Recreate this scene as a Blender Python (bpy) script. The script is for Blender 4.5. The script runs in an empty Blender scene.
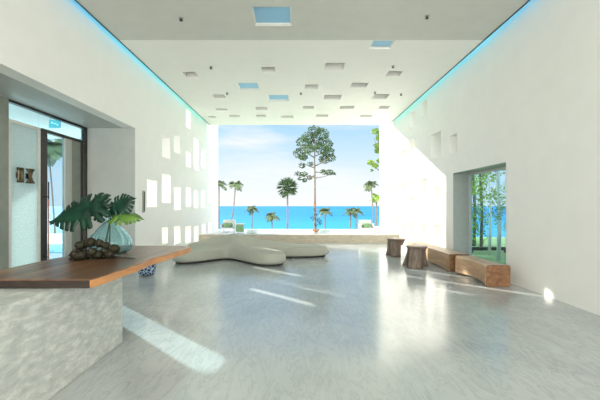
import bpy, bmesh, math, random
from mathutils import Vector, Matrix
R = random.Random(7)
S = bpy.context.scene
COL = S.collection
PI = math.pi
F = 340.0; CX = 297.0; CY = 206.0; EYE = 1.6
XR = 4.42; XL = -4.22; H = 5.38

# ---------------------------------------------------------------- materials
def new_mat(name):
    m = bpy.data.materials.new(name); m.use_nodes = True
    nt = m.node_tree; b = nt.nodes['Principled BSDF']
    return m, nt, b
def setp(b, **k):
    for a, v in k.items():
        n = a.replace('_', ' ')
        if n in b.inputs: b.inputs[n].default_value = v
def c4(c): return (c[0], c[1], c[2], 1)
def tex_coord(nt, scale=(1,1,1), rot=(0,0,0), kind='Object'):
    t = nt.nodes.new('ShaderNodeTexCoord'); mp = nt.nodes.new('ShaderNodeMapping')
    mp.inputs['Scale'].default_value = scale; mp.inputs['Rotation'].default_value = rot
    nt.links.new(t.outputs[kind], mp.inputs['Vector']); return mp.outputs['Vector']
def noise(nt, vec, scale, detail=4, rough=.5, dist=0):
    n = nt.nodes.new('ShaderNodeTexNoise'); n.inputs['Scale'].default_value = scale
    n.inputs['Detail'].default_value = detail; n.inputs['Roughness'].default_value = rough
    n.inputs['Distortion'].default_value = dist
    nt.links.new(vec, n.inputs['Vector']); return n.outputs['Fac']
def ramp(nt, fac, stops):
    r = nt.nodes.new('ShaderNodeValToRGB'); cr = r.color_ramp
    while len(cr.elements) < len(stops): cr.elements.new(.5)
    for e, (p, c) in zip(cr.elements, stops): e.position = p; e.color = c4(c)
    nt.links.new(fac, r.inputs['Fac']); return r.outputs['Color']
def bump(nt, b, h, strength=.2, dist=.01):
    n = nt.nodes.new('ShaderNodeBump'); n.inputs['Strength'].default_value = strength
    n.inputs['Distance'].default_value = dist
    nt.links.new(h, n.inputs['Height']); nt.links.new(n.outputs['Normal'], b.inputs['Normal'])
def mixc(nt, fac, a, b_, mode='MIX'):
    m = nt.nodes.new('ShaderNodeMix'); m.data_type = 'RGBA'; m.blend_type = mode
    for sock, v in ((m.inputs[0], fac), (m.inputs[6], a), (m.inputs[7], b_)):
        if hasattr(v, 'is_output'): nt.links.new(v, sock)
        else: sock.default_value = v if isinstance(v, float) else c4(v)
    return m.outputs[2]
def noisy(name, c1, c2, scale=6, rough=.6, bmp=.1, stretch=(1,1,1), detail=4, spec=.5, metal=0):
    m, nt, b = new_mat(name); v = tex_coord(nt, stretch)
    f = noise(nt, v, scale, detail); col = ramp(nt, f, [(.3, c1), (.7, c2)])
    nt.links.new(col, b.inputs['Base Color']); setp(b, Roughness=rough, Specular_IOR_Level=spec, Metallic=metal)
    if bmp: bump(nt, b, f, bmp)
    return m
M = {}
M['plaster'] = noisy('white plaster', (.86,.85,.80), (.885,.875,.825), 3, .55, .03)
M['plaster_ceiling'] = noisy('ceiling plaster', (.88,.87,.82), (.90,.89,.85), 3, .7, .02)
M['plaster_grey'] = noisy('warm grey front ceiling', (.60,.60,.55), (.63,.63,.58), 3, .6, .02)  # front stretch of the ceiling, darker grey than the rest
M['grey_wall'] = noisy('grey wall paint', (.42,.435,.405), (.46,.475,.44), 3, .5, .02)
M['blocker_grey'] = noisy('dark grey light blocker', (.16,.17,.16), (.20,.21,.20), 3, .8, .05)  # for the added masses, dark to cut light bounced onto the openings
M['olive_post'] = noisy('grey green column paint', (.20,.22,.19), (.24,.26,.22), 5, .5, .02)
M['shadow_gap'] = noisy('dark bronze metal', (.03,.028,.025), (.05,.045,.04), 20, .4, 0, metal=.4)
M['dark_metal'] = noisy('black metal', (.018,.016,.015), (.03,.026,.024), 30, .35, 0, metal=.3)
M['steel'] = noisy('brushed steel', (.30,.31,.30), (.40,.41,.40), 40, .35, 0, (1,1,8), metal=.6)
M['pale_frame'] = noisy('pale metal frame', (.55,.56,.52), (.62,.63,.58), 20, .4, 0)
M['bronze'] = noisy('aged bronze', (.05,.036,.022), (.17,.13,.08), 18, .35, .05, metal=.85)
M['copper_wood'] = noisy('copper brown bar', (.35,.12,.05), (.5,.2,.09), 12, .4, .03, (1,1,.2))

# polished marble floor
m, nt, b = new_mat('polished grey marble'); v = tex_coord(nt, (1,1,1), (0,0,.7))
big = noise(nt, v, .55, 5, .55, .6)
base = ramp(nt, big, [(.3, (.40,.435,.43)), (.55, (.49,.52,.51)), (.75, (.58,.60,.585))])
v2 = tex_coord(nt, (3.2,.8,1), (0,0,.75)); n2 = noise(nt, v2, 2.2, 8, .65, 1.1)
vein = ramp(nt, n2, [(.40, (1,1,1)), (.49, (.88,.89,.90)), (.505, (.70,.73,.74)), (.53, (.98,.98,.98))])
c = mixc(nt, .75, base, vein, 'MULTIPLY')
n3 = noise(nt, v, 14, 5, .7); c = mixc(nt, .15, c, ramp(nt, n3, [(.3,(.78,.8,.8)),(.7,(1,1,1))]), 'MULTIPLY')
nt.links.new(c, b.inputs['Base Color']); setp(b, Roughness=.13, IOR=2.0)
rr = nt.nodes.new('ShaderNodeMapRange'); rr.inputs['To Min'].default_value = .13; rr.inputs['To Max'].default_value = .23
nt.links.new(big, rr.inputs['Value']); nt.links.new(rr.outputs['Result'], b.inputs['Roughness'])
bump(nt, b, noise(nt, v, 1.6, 2, .5), .03, .02)
M['marble'] = m

# stone of the desk
m, nt, b = new_mat('brushed grey stone cladding'); v = tex_coord(nt, (1,.9,2.4), (.12,0,0))
f = noise(nt, v, 8, 9, .72, .3)
c = ramp(nt, f, [(.3, (.38,.42,.395)), (.5, (.52,.55,.515)), (.66, (.72,.735,.69))])
nt.links.new(c, b.inputs['Base Color']); setp(b, Roughness=.42)
bump(nt, b, noise(nt, v, 12, 6, .7), .35, .02); M['desk_stone'] = m

def wood(name, dark, mid, light, axis=(6,.5,6), scale=1.4, rough=.35, blend=None):
    m, nt, b = new_mat(name); v = tex_coord(nt, axis)
    f = noise(nt, v, scale, 7, .6, 1.6)
    c = ramp(nt, f, [(.28, dark), (.5, mid), (.72, light)])
    g = noise(nt, tex_coord(nt, (axis[0]*8, axis[1]*2, axis[2]*8)), scale*1.5, 4, .6)
    c = mixc(nt, .35, c, ramp(nt, g, [(.3,(.6,.55,.5)),(.7,(1.1,1.1,1.1))]), 'MULTIPLY')
    nt.links.new(c, b.inputs['Base Color']); setp(b, Roughness=rough); bump(nt, b, g, .12, .004)
    return m
M['slab_wood'] = wood('oiled slab wood', (.04,.02,.011), (.17,.08,.04), (.44,.26,.14), (3.0,.3,3.0), 1.2, .28)
M['slab_edge'] = wood('orange sapwood', (.42,.16,.05), (.60,.26,.09), (.72,.36,.14), (4,.6,4), 1.5, .4)
M['slab_end'] = wood('dark end grain', (.012,.008,.006), (.025,.016,.011), (.05,.03,.02), (3,3,9), 2, .75)
M['bench_wood'] = wood('blond bench wood', (.34,.19,.10), (.56,.36,.21), (.70,.50,.32), (3.5,.4,3.5), 1.3, .4)
M['bench_end'] = wood('brown end grain wood', (.13,.055,.025), (.25,.12,.055), (.36,.19,.09), (4,4,4), 2.2, .45)
M['stool_wood'] = wood('grey brown stump wood', (.10,.07,.05), (.19,.14,.105), (.27,.21,.16), (5,5,.6), 1.8, .5)
M['stool_top'] = wood('pale stump top', (.36,.26,.19), (.48,.37,.29), (.58,.47,.38), (4,4,4), 2, .4)
M['fabric'] = noisy('grey green wool', (.40,.41,.345), (.46,.47,.40), 60, .9, .25)
M['plinth'] = noisy('black plinth', (.02,.02,.018), (.03,.03,.027), 10, .7, 0)
# vase glass
m, nt, b = new_mat('teal glass'); setp(b, Base_Color=(.62,.90,.92,1), Roughness=.03, IOR=1.3, Transmission_Weight=.97)
b.inputs['Base Color'].default_value = (.70,.93,.95,1); M['vase_glass'] = m
# window glass: thin pane
def pane_mat(name, tint, gl, rough=0.0):
    m = bpy.data.materials.new(name); m.use_nodes = True; nt = m.node_tree; nt.nodes.clear()
    o = nt.nodes.new('ShaderNodeOutputMaterial'); mx = nt.nodes.new('ShaderNodeMixShader')
    t = nt.nodes.new('ShaderNodeBsdfTransparent'); t.inputs['Color'].default_value = c4(tint)
    g = nt.nodes.new('ShaderNodeBsdfGlossy'); g.inputs['Roughness'].default_value = rough
    mx.inputs[0].default_value = gl
    nt.links.new(t.outputs[0], mx.inputs[1]); nt.links.new(g.outputs[0], mx.inputs[2]); nt.links.new(mx.outputs[0], o.inputs[0])
    return m
M['pane'] = pane_mat('clear pane', (.75,.90,.97), .05)
def translucent_mat(name, ctr, cdf, fac, texture=None):
    m = bpy.data.materials.new(name); m.use_nodes = True; nt = m.node_tree; nt.nodes.clear()
    o = nt.nodes.new('ShaderNodeOutputMaterial'); mx = nt.nodes.new('ShaderNodeMixShader')
    t = nt.nodes.new('ShaderNodeBsdfTranslucent'); t.inputs['Color'].default_value = c4(ctr)
    d = nt.nodes.new('ShaderNodeBsdfPrincipled'); d.inputs['Base Color'].default_value = c4(cdf); d.inputs['Roughness'].default_value = .25
    if texture:
        v = tex_coord(nt); f = noise(nt, v, texture, 4, .6)
        col = ramp(nt, f, [(.35, tuple(x*.8 for x in cdf)), (.65, tuple(min(1, x*1.15) for x in cdf))])
        nt.links.new(col, d.inputs['Base Color']); bump(nt, d, f, .5, .01)
        col2 = ramp(nt, f, [(.35, tuple(x*.75 for x in ctr)), (.65, ctr)]); nt.links.new(col2, t.inputs['Color'])
    mx.inputs[0].default_value = fac
    nt.links.new(t.outputs[0], mx.inputs[1]); nt.links.new(d.outputs[0], mx.inputs[2]); nt.links.new(mx.outputs[0], o.inputs[0])
    return m
M['frosted'] = translucent_mat('textured frosted glass', (.66,.80,.82), (.62,.72,.71), .5, 45)
M['sky_pane'] = translucent_mat('blue skylight pane', (.38,.56,.64), (.40,.54,.60), .4)
M['shade_tint_pane'] = translucent_mat('shade tinted skylight pane', (.22,.24,.25), (.30,.32,.32), .5)  # grey in the pane imitates the shade of a deep recess
M['leaf'] = noisy('glossy green leaf', (.002,.020,.012), (.007,.048,.024), 9, .42, .1, spec=.3)
M['leaf_lime'] = noisy('lime leaf', (.06,.15,.02), (.13,.26,.035), 9, .4, .1)
M['fruit'] = noisy('olive fruit skin', (.008,.008,.004), (.030,.029,.012), 16, .6, .3, spec=.25)
M['fruit_dark'] = noisy('dark husk', (.015,.01,.006), (.045,.032,.02), 22, .6, .3)
def foliage_mat(name, a, b_):
    m = noisy(name, a, b_, .9, .7, 0, spec=.2); return m
M['tree_leaf'] = foliage_mat('tree leaves', (.03,.065,.03), (.085,.135,.055))
M['palm_leaf'] = foliage_mat('palm leaves', (.05,.085,.04), (.13,.17,.08))
M['fan_leaf'] = foliage_mat('fan palm leaves', (.045,.09,.05), (.11,.16,.085))
M['bright_leaf'] = foliage_mat('bright leaves', (.08,.17,.025), (.24,.36,.06))
M['garden_leaf'] = foliage_mat('yellow green leaves', (.16,.32,.04), (.48,.62,.12))
M['bark'] = noisy('grey bark', (.11,.09,.075), (.20,.17,.15), 5, .9, .3, (3,3,.5))
M['white_bark'] = noisy('white bark', (.78,.79,.77), (.92,.92,.90), 5, .8, .2, (3,3,.5))
M['travertine'] = noisy('beige travertine', (.46,.40,.31), (.60,.54,.43), 4, .55, .15, (1,6,4))
M['deck'] = noisy('white terrazzo deck', (.78,.78,.75), (.84,.84,.81), 10, .4, .02)
M['ground'] = noisy('garden soil and grass', (.16,.25,.08), (.30,.36,.16), 1.2, .95, .1)
M['path'] = noisy('pale stone paving', (.30,.29,.26), (.37,.36,.32), 2, .7, .05)
M['terracotta'] = noisy('terracotta', (.45,.20,.10), (.62,.32,.18), 9, .7, .1)
M['orange'] = noisy('orange flower petals', (.75,.22,.05), (.85,.35,.12), 9, .6, 0)
M['white_paint'] = noisy('white painted metal', (.80,.80,.78), (.86,.86,.84), 10, .4, 0)
M['green_cushion'] = noisy('sage cushion', (.20,.36,.18), (.27,.43,.24), 30, .9, .1)
m, nt, b = new_mat('infinity pool water'); setp(b, Roughness=.06, Specular_IOR_Level=.8)
v = tex_coord(nt); f = noise(nt, v, 3, 3); nt.links.new(ramp(nt, f, [(.3,(.55,.70,.72)),(.7,(.70,.80,.80))]), b.inputs['Base Color'])
bump(nt, b, f, .1, .02); M['water'] = m
m, nt, b = new_mat('turquoise pool water'); setp(b, Roughness=.1, Specular_IOR_Level=.5)
v = tex_coord(nt); f = noise(nt, v, 3, 3); nt.links.new(ramp(nt, f, [(.3,(.10,.45,.55)),(.7,(.22,.62,.70))]), b.inputs['Base Color'])
bump(nt, b, f, .2, .02); M['pool_blue'] = m
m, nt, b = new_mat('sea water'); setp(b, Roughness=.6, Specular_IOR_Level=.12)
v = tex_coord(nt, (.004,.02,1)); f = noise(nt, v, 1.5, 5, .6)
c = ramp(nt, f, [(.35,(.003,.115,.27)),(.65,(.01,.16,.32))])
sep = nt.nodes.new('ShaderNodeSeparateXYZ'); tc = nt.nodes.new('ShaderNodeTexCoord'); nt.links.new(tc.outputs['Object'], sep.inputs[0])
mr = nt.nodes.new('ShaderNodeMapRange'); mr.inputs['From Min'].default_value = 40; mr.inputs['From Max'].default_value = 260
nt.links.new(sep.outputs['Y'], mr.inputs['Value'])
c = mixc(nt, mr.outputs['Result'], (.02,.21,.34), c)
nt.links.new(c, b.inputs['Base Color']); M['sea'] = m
# blue patterned ceramic
m, nt, b = new_mat('blue glazed ceramic'); v = tex_coord(nt)
w = nt.nodes.new('ShaderNodeTexVoronoi'); w.inputs['Scale'].default_value = 16; w.feature = 'DISTANCE_TO_EDGE'; nt.links.new(v, w.inputs['Vector'])
c = ramp(nt, w.outputs['Distance'], [(.04,(.45,.55,.65)),(.12,(.012,.05,.14)),(.5,(.008,.03,.09))])
nt.links.new(c, b.inputs['Base Color']); setp(b, Roughness=.15); M['ceramic'] = m
def emis(name, col, st):
    m, nt, b = new_mat(name); setp(b, Base_Color=c4(col), Emission_Strength=st); b.inputs['Emission Color'].default_value = c4(col); return m
M['sign_cyan'] = emis('cyan exit sign', (.10,.50,.55), .55)
M['sign_white'] = emis('white sign symbol', (.8,.95,.95), .8)
m, nt, b = new_mat('blue led strip')
sep = nt.nodes.new('ShaderNodeSeparateXYZ'); tc = nt.nodes.new('ShaderNodeTexCoord'); nt.links.new(tc.outputs['Object'], sep.inputs[0])
mr = nt.nodes.new('ShaderNodeMapRange'); mr.inputs['From Min'].default_value = 4; mr.inputs['From Max'].default_value = 14
nt.links.new(sep.outputs['Y'], mr.inputs['Value'])
c = ramp(nt, mr.outputs['Result'], [(0,(.0,.22,.70)),(.35,(.0,.38,.62)),(1,(.06,.50,.45))])
nt.links.new(c, b.inputs['Emission Color']); b.inputs['Emission Strength'].default_value = 6.5
b.inputs['Base Color'].default_value = (.1,.3,.5,1); M['led'] = m
M['led_strip'] = m

# ---------------------------------------------------------------- mesh helpers
def link(name, bm, mats, parent=None, smooth=False, loc=None):
    me = bpy.data.meshes.new(name); bmesh.ops.recalc_face_normals(bm, faces=bm.faces); bm.to_mesh(me); bm.free()
    o = bpy.data.objects.new(name, me); COL.objects.link(o)
    for mm in (mats if isinstance(mats, (list, tuple)) else [mats]): me.materials.append(M[mm])
    if smooth:
        for p in me.polygons: p.use_smooth = True
    if parent: o.parent = parent
    if loc: o.location = loc
    return o
def empty(name, loc, rz=0):
    o = bpy.data.objects.new(name, None); COL.objects.link(o); o.location = loc; o.rotation_euler = (0,0,rz); o.empty_display_size = .1; return o
def tag(o, label, cat, group=None, kind=None):
    o['label'] = label; o['category'] = cat
    if group: o['group'] = group
    if kind: o['kind'] = kind
    return o
def struct(o): o['kind'] = 'structure'; return o
def box(bm, x0, x1, y0, y1, z0, z1, mat=0, bev=0):
    vs = [bm.verts.new(p) for p in ((x0,y0,z0),(x1,y0,z0),(x1,y1,z0),(x0,y1,z0),(x0,y0,z1),(x1,y0,z1),(x1,y1,z1),(x0,y1,z1))]
    fs = [bm.faces.new([vs[i] for i in q]) for q in ((0,1,2,3),(4,5,6,7),(0,1,5,4),(1,2,6,5),(2,3,7,6),(3,0,4,7))]
    for f in fs: f.material_index = mat
    if bev:
        es = list({e for f in fs for e in f.edges})
        bmesh.ops.bevel(bm, geom=es, offset=bev, segments=2, affect='EDGES', clamp_overlap=True)
def tube(bm, pts, rads, seg=8, mat=0, flat=1.0):
    pts = [Vector(p) for p in pts]; n = len(pts)
    if not isinstance(rads, (list, tuple)): rads = [rads]*n
    rings = []
    for i, p in enumerate(pts):
        d = (pts[min(i+1,n-1)] - pts[max(i-1,0)]).normalized()
        a = Vector((0,0,1)) if abs(d.z) < .9 else Vector((1,0,0))
        u = d.cross(a).normalized(); w = u.cross(d).normalized()
        rings.append([bm.verts.new(p + (u*math.cos(2*PI*k/seg) + w*math.sin(2*PI*k/seg)*flat)*rads[i]) for k in range(seg)])
    for i in range(n-1):
        for k in range(seg):
            f = bm.faces.new((rings[i][k], rings[i][(k+1)%seg], rings[i+1][(k+1)%seg], rings[i+1][k])); f.material_index = mat
    for r in (rings[0], rings[-1]):
        f = bm.faces.new(r); f.material_index = mat
def lathe(bm, prof, seg=32, cx=0, cy=0, mat=0, rib=None, close=True):
    rings = []
    for r, z in prof:
        ring = []
        for k in range(seg):
            a = 2*PI*k/seg; rr = r*(1 + (rib(a, z) if rib else 0))
            ring.append(bm.verts.new((cx + rr*math.cos(a), cy + rr*math.sin(a), z)))
        rings.append(ring)
    for i in range(len(rings)-1):
        for k in range(seg):
            f = bm.faces.new((rings[i][k], rings[i][(k+1)%seg], rings[i+1][(k+1)%seg], rings[i+1][k])); f.material_index = mat
    if close:
        for r in (rings[0], rings[-1]): bm.faces.new(r).material_index = mat
    return rings
def prism(bm, poly, z0, z1, mt=0, ms=0, mb=None):
    a = [bm.verts.new((x,y,z0)) for x,y in poly]; b_ = [bm.verts.new((x,y,z1)) for x,y in poly]; n = len(poly)
    bm.faces.new(b_).material_index = mt; bm.faces.new(a[::-1]).material_index = mt if mb is None else mb
    out = []
    for i in range(n):
        f = bm.faces.new((a[i], a[(i+1)%n], b_[(i+1)%n], b_[i])); f.material_index = ms[i] if isinstance(ms, list) else ms; out.append(f)
    return out
def holed_slab(bm, ua, ub, va, vb, wa, wb, holes, put):
    """slab between wa and wb with rectangular through-holes; put(u,v,w) -> xyz"""
    us = sorted({ua, ub, *[h[0] for h in holes], *[h[1] for h in holes]}); vs = sorted({va, vb, *[h[2] for h in holes], *[h[3] for h in holes]})
    us = [u for u in us if ua <= u <= ub]; vs = [v for v in vs if va <= v <= vb]
    def inh(u, v): return any(h[0] < u < h[1] and h[2] < v < h[3] for h in holes)
    nu, nv = len(us)-1, len(vs)-1
    solid = [[not inh((us[i]+us[i+1])/2, (vs[j]+vs[j+1])/2) for j in range(nv)] for i in range(nu)]
    cache = {}
    def V(i, j, w):
        k = (i, j, w)
        if k not in cache: cache[k] = bm.verts.new(put(us[i], vs[j], w))
        return cache[k]
    def s(i, j): return 0 <= i < nu and 0 <= j < nv and solid[i][j]
    for i in range(nu):
        for j in range(nv):
            if not solid[i][j]: continue
            for w in (wa, wb): bm.faces.new((V(i,j,w), V(i+1,j,w), V(i+1,j+1,w), V(i,j+1,w)))
            for (di, dj, a, b_) in ((-1,0,(i,j),(i,j+1)), (1,0,(i+1,j),(i+1,j+1)), (0,-1,(i,j),(i+1,j)), (0,1,(i,j+1),(i+1,j+1))):
                if not s(i+di, j+dj): bm.faces.new((V(*a,wa), V(*b_,wa), V(*b_,wb), V(*a,wb)))

# ---------------------------------------------------------------- floor, walls, ceiling
YB = -5.0           # open entrance behind the camera
YW = 18.15           # end of the long walls
YC = 15.87          # end of the ceiling
bm = bmesh.new(); box(bm, -12.0, XR+.5, YB, 14.7, -.2, 0); struct(link('floor', bm, 'marble'))

def rw(px0, px1, py0, py1, X):          # hole on a side wall measured from sight lines
    ya = abs(X)*F/abs(px0-CX); yb = abs(X)*F/abs(px1-CX); ym = (ya+yb)/2
    return (min(ya,yb), max(ya,yb), EYE + (CY-py1)*ym/F, EYE + (CY-py0)*ym/F)
hr = [rw(*a, XR) for a in ((410.5,415,110.6,127),(421.5,426.6,101,117),(431,441,133,158),(450.4,457,134.5,152),(409,414.7,139.6,157.4),
     (400.6,405.7,150,168.5),(394,398,149,166),(387,391.3,156,173),(411,415,179,194),(420.6,427,178,193),(434,440,186,205.5),
     (400.6,406,182,202.5),(394.7,398.5,186,205),(409.6,414.2,196,210),(420.2,424.6,195.6,208.5),(409.6,415,222,238),(421.5,426.6,222.5,238),
     (401.5,405.7,223,237.5),(395,399,220,235),(388.2,391.4,218.5,234),(387.5,391.3,189,207),(382,385.8,190,207),(382,385.8,154,172),(391.5,394,130,140),(383,386,131,146),(434,440,224,236))]
win = (7.19, 9.63, .02, 2.53)
hr.append(win)
bm = bmesh.new(); holed_slab(bm, YB, YW, 0, 6.5, XR, XR+.5, hr, lambda u,v,w: (w,u,v)); struct(link('wall_right', bm, 'plaster'))
hl = [rw(*a, XL) for a in ((147,157,180,207),(162,170,136,158),(162,170.6,174,203),(162,168,227,244),(174,180,134,153),(174,181,187,210),
     (174,180.5,226,244),(186,191,152,167),(186,191,187,207),(185.5,191,226,243),(186.3,190.2,110,128),(194,198.6,139,170),(194,198,190,208),
     (194,198.5,226,242),(201.5,205,190,208),(201.5,205.5,150,168),(202,205.5,224,240),(208.5,211.5,186,202),(208.5,211.5,222,238),(213,216,150,166),(213,216,190,206))]
REC = 8.86
bm = bmesh.new(); holed_slab(bm, REC, YW, 0, 6.5, XL-.52, XL, hl, lambda u,v,w: (w,u,v)); struct(link('wall_left', bm, 'plaster'))
bm = bmesh.new(); box(bm, XL-.3, XL, YB, REC, 3.63, 6.5); struct(link('wall_left_header', bm, 'plaster'))
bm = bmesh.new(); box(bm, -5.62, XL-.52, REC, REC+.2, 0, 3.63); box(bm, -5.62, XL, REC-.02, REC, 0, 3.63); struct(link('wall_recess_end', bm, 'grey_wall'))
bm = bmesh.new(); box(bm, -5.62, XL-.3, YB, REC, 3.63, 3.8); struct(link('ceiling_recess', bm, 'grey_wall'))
bm = bmesh.new(); box(bm, -5.62, -5.46, YB, 6.44, 0, 3.63); struct(link('wall_recess_side', bm, 'olive_post'))
bm = bmesh.new(); box(bm, -12, -5.62, 1.0, 10.6, 3.7, 3.85); struct(link('ceiling_side_lobby', bm, 'plaster_ceiling'))
bm = bmesh.new(); box(bm, -40, XL-.52, YB, 1.0, 3.86, 13); box(bm, -14, XL-.52, 1.0, REC, 3.86, 6.5); struct(link('wall_light_blocker_left', bm, 'blocker_grey'))  # added unseen mass, keeps landward sky off the left wall openings
bm = bmesh.new(); box(bm, XR+.5, 40, YB, 4.2, -.1, 13); struct(link('wall_light_blocker_right', bm, 'blocker_grey'))  # added unseen mass, darkens the right wall reveals
bm = bmesh.new(); box(bm, XL-.52, XR+.5, YB, 1.0, 6.5, 13); struct(link('wall_light_blocker_top', bm, 'plaster'))  # added unseen mass, blocks landward sky from the trees and sea
bm = bmesh.new(); box(bm, -40, -5.62, 1.0, 1.2, 0, 3.7); struct(link('wall_side_lobby', bm, 'plaster'))
# ceiling: openings measured from the sight lines
def sk(px0, px1, py0, py1, grow=0):
    y0 = F*(H-EYE)/(CY-py0); y1 = F*(H-EYE)/(CY-py1); ym = (y0+y1)/2
    return ((px0-CX)*ym/F, (px1-CX)*ym/F, min(y0,y1), max(y0,y1))
sky_px = [(253,292,7,26),(371,393,39.8,49),(325,344,63,70),(261,275,67,73),(238,259,83,90),(305,318,84.5,89),(351,367.5,82.7,88),(387,401,71,76.5),
     (184.5,197,72,77.5),(213,225,94.5,98),(268,289,95,101),(324,341,95,99.5),(373,388,94,99),(216,227,108.5,110.5),(255,267,107,110),(303,314,106,109),
     (340,354,106,109),(379,389,106,109),(229,240,115,117),(256,266,114.7,117),(281,293,115.5,118),(316,328,114.5,117),(360,372,115,117),(208.5,216,116,118)]
holes = [sk(*a) for a in sky_px]
YS = F*(H-EYE)/(CY-40)
GAP = .16
near = [holes[0]]; far = holes[1:]
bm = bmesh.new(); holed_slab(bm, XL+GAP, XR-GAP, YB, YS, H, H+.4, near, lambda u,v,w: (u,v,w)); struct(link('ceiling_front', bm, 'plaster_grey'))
far = [h if h[2] > YS else (h[0], h[1], YS+.03, h[3]) for h in far]
bm = bmesh.new(); holed_slab(bm, XL+GAP, XR-GAP, YS, YC, H, H+.4, far, lambda u,v,w: (u,v,w)); struct(link('ceiling', bm, 'plaster_ceiling'))
# cover over the slot along each wall
for side, x0, x1 in (('left', XL-.02, XL+GAP+.25), ('right', XR-GAP-.25, XR+.02)):
    bm = bmesh.new(); box(bm, x0, x1, YB, YC, H+.42, H+.5)
    struct(link('ceiling_slot_cover_'+side, bm, 'plaster_ceiling'))
    xa = x0+.05 if side == 'left' else x1-.05
    bm = bmesh.new()
    s = 1 if side == 'left' else -1
    xw = (XL+.125) if side == 'left' else (XR-.125); box(bm, xw-.02, xw+.02, YB+.3, YC-.4, H+.20, H+.22); [box(bm, xw-.008, xw+.008, yy, yy+.02, H+.22, H+.42) for yy in (-4,0,4,8,12,15)]
    tag(link('cove_light', bm, 'led_strip'), 'blue light strip glowing in the slot above the '+side+' wall', 'light', 'cove lights above the long walls')
    bm = bmesh.new(); xg = XL+GAP if side == 'left' else XR-GAP
    box(bm, xg-.008, xg+.008, YB, YC, H-.02, H+.02); o = link('trim_1' if side == 'left' else 'trim_2', bm, 'shadow_gap'); struct(o)
desc = {0:'largest square skylight in the grey ceiling band nearest the viewer',1:'blue skylight at the right just past the grey ceiling band',
 4:'blue skylight left of centre in the white ceiling',10:'pale blue skylight near the ceiling middle, over the fan palm'}
for i, h in enumerate([near[0]]+far):
    bl = i in (0,1,4,10)
    t = empty('skylight', ((h[0]+h[1])/2, (h[2]+h[3])/2, H+(.05 if bl else .37)))
    w = (h[1]-h[0])/2; d = (h[3]-h[2])/2
    bm = bmesh.new(); box(bm, -w+.02, w-.02, -d+.02, d-.02, 0, .012); link('pane', bm, 'sky_pane' if bl else 'shade_tint_pane', t)
    bm = bmesh.new(); fw = .035
    box(bm, -w, w, -d, -d+fw, -.02, .03); box(bm, -w, w, d-fw, d, -.02, .03); box(bm, -w, -w+fw, -d+fw, d-fw, -.02, .03); box(bm, w-fw, w, -d+fw, d-fw, -.02, .03)
    link('frame', bm, 'white_paint', t)
    if i in desc: lab = desc[i]
    else:
        px0, px1, py0, py1 = sky_px[i]; row = 'third' 
        lab = {2:'grey recessed skylight right of centre, largest of the grey ones',3:'grey recessed skylight left of centre, nearest grey one on that side',
          5:'small grey skylight close to the centre line, between a blue one and a pale one',6:'grey skylight right of centre in the middle row',
          7:'grey skylight at the right by the wall slot, behind the blue one',8:'grey skylight by the left wall slot, leftmost of all',
          9:'small grey skylight at the left behind the blue square one',11:'grey skylight right of the pale blue centre one',
          12:'grey skylight near the right wall slot in the middle of the ceiling',13:'small thin skylight far left, third row from the sea end',
          14:'small thin skylight left of centre, third row from the sea end',15:'small thin skylight at the centre, third row from the sea end',
          16:'small thin skylight right of centre, third row from the sea end',17:'small thin skylight by the right wall, third row from the sea end',
          18:'tiny skylight second from left in the last row by the sea end',19:'tiny skylight third from left in the last row by the sea end',
          20:'tiny skylight just left of the tall tree in the last row',21:'tiny skylight just right of the tall tree in the last row',
          22:'tiny skylight at the right end of the last row by the sea end',23:'tiny skylight at the left end of the last row by the sea end'}[i]
    tag(t, lab, 'skylight', 'square skylights in the ceiling')
dots = [(181,18,'left, in the grey band'),(427,16,'right, in the grey band'),(211,67,'left, behind the grey band'),(393,66,'right, behind the grey band'),
        (227,93,'left, in the middle of the ceiling'),(301,93,'on the centre line'),(375,92,'right of centre in the middle of the ceiling'),(401,94,'by the right wall slot')]
for px, py, where in dots:
    y = F*(H-EYE)/(CY-py); x = (px-CX)*y/F
    t = empty('sprinkler', (x, y, H))
    bm = bmesh.new(); lathe(bm, [(.045,0),(.045,-.008),(.02,-.012)], 16); link('collar', bm, 'steel', t, True)
    bm = bmesh.new(); lathe(bm, [(.016,-.01),(.016,-.04),(.035,-.045),(.035,-.052)], 12); link('nozzle', bm, 'dark_metal', t, True)
    tag(t, 'small dark ceiling sprinkler, '+where, 'sprinkler', 'ceiling sprinklers')

# ---------------------------------------------------------------- right window
bm = bmesh.new(); fx = XR+.44; f = .07
y0, y1, z0, z1 = win
box(bm, fx, fx+.06, y0, y1, z1-f, z1); box(bm, fx, fx+.06, y0, y1, z0, z0+f); box(bm, fx, fx+.06, y0, y0+f, z0+f, z1-f); box(bm, fx, fx+.06, y1-f, y1, z0+f, z1-f)
w1 = struct(link('window_1', bm, 'pale_frame'))
bm = bmesh.new(); box(bm, fx+.02, fx+.03, y0+f, y1-f, z0+f, z1-f); link('window_pane', bm, 'pane', w1)

M['lining'] = noisy('grey reveal lining', (.36,.40,.375), (.40,.44,.41), 8, .45, 0)  # thin grey boards over the window reveal, darker than the wall
bm = bmesh.new(); box(bm, XR+.004, fx, y1-.012, y1-.001, z0, z1); box(bm, XR+.004, fx, y0, y1-.012, z1-.012, z1-.001); box(bm, XR+.004, fx, y0+.001, y0+.012, z0, z1-.012)
link('reveal_lining', bm, 'lining', w1)
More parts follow.
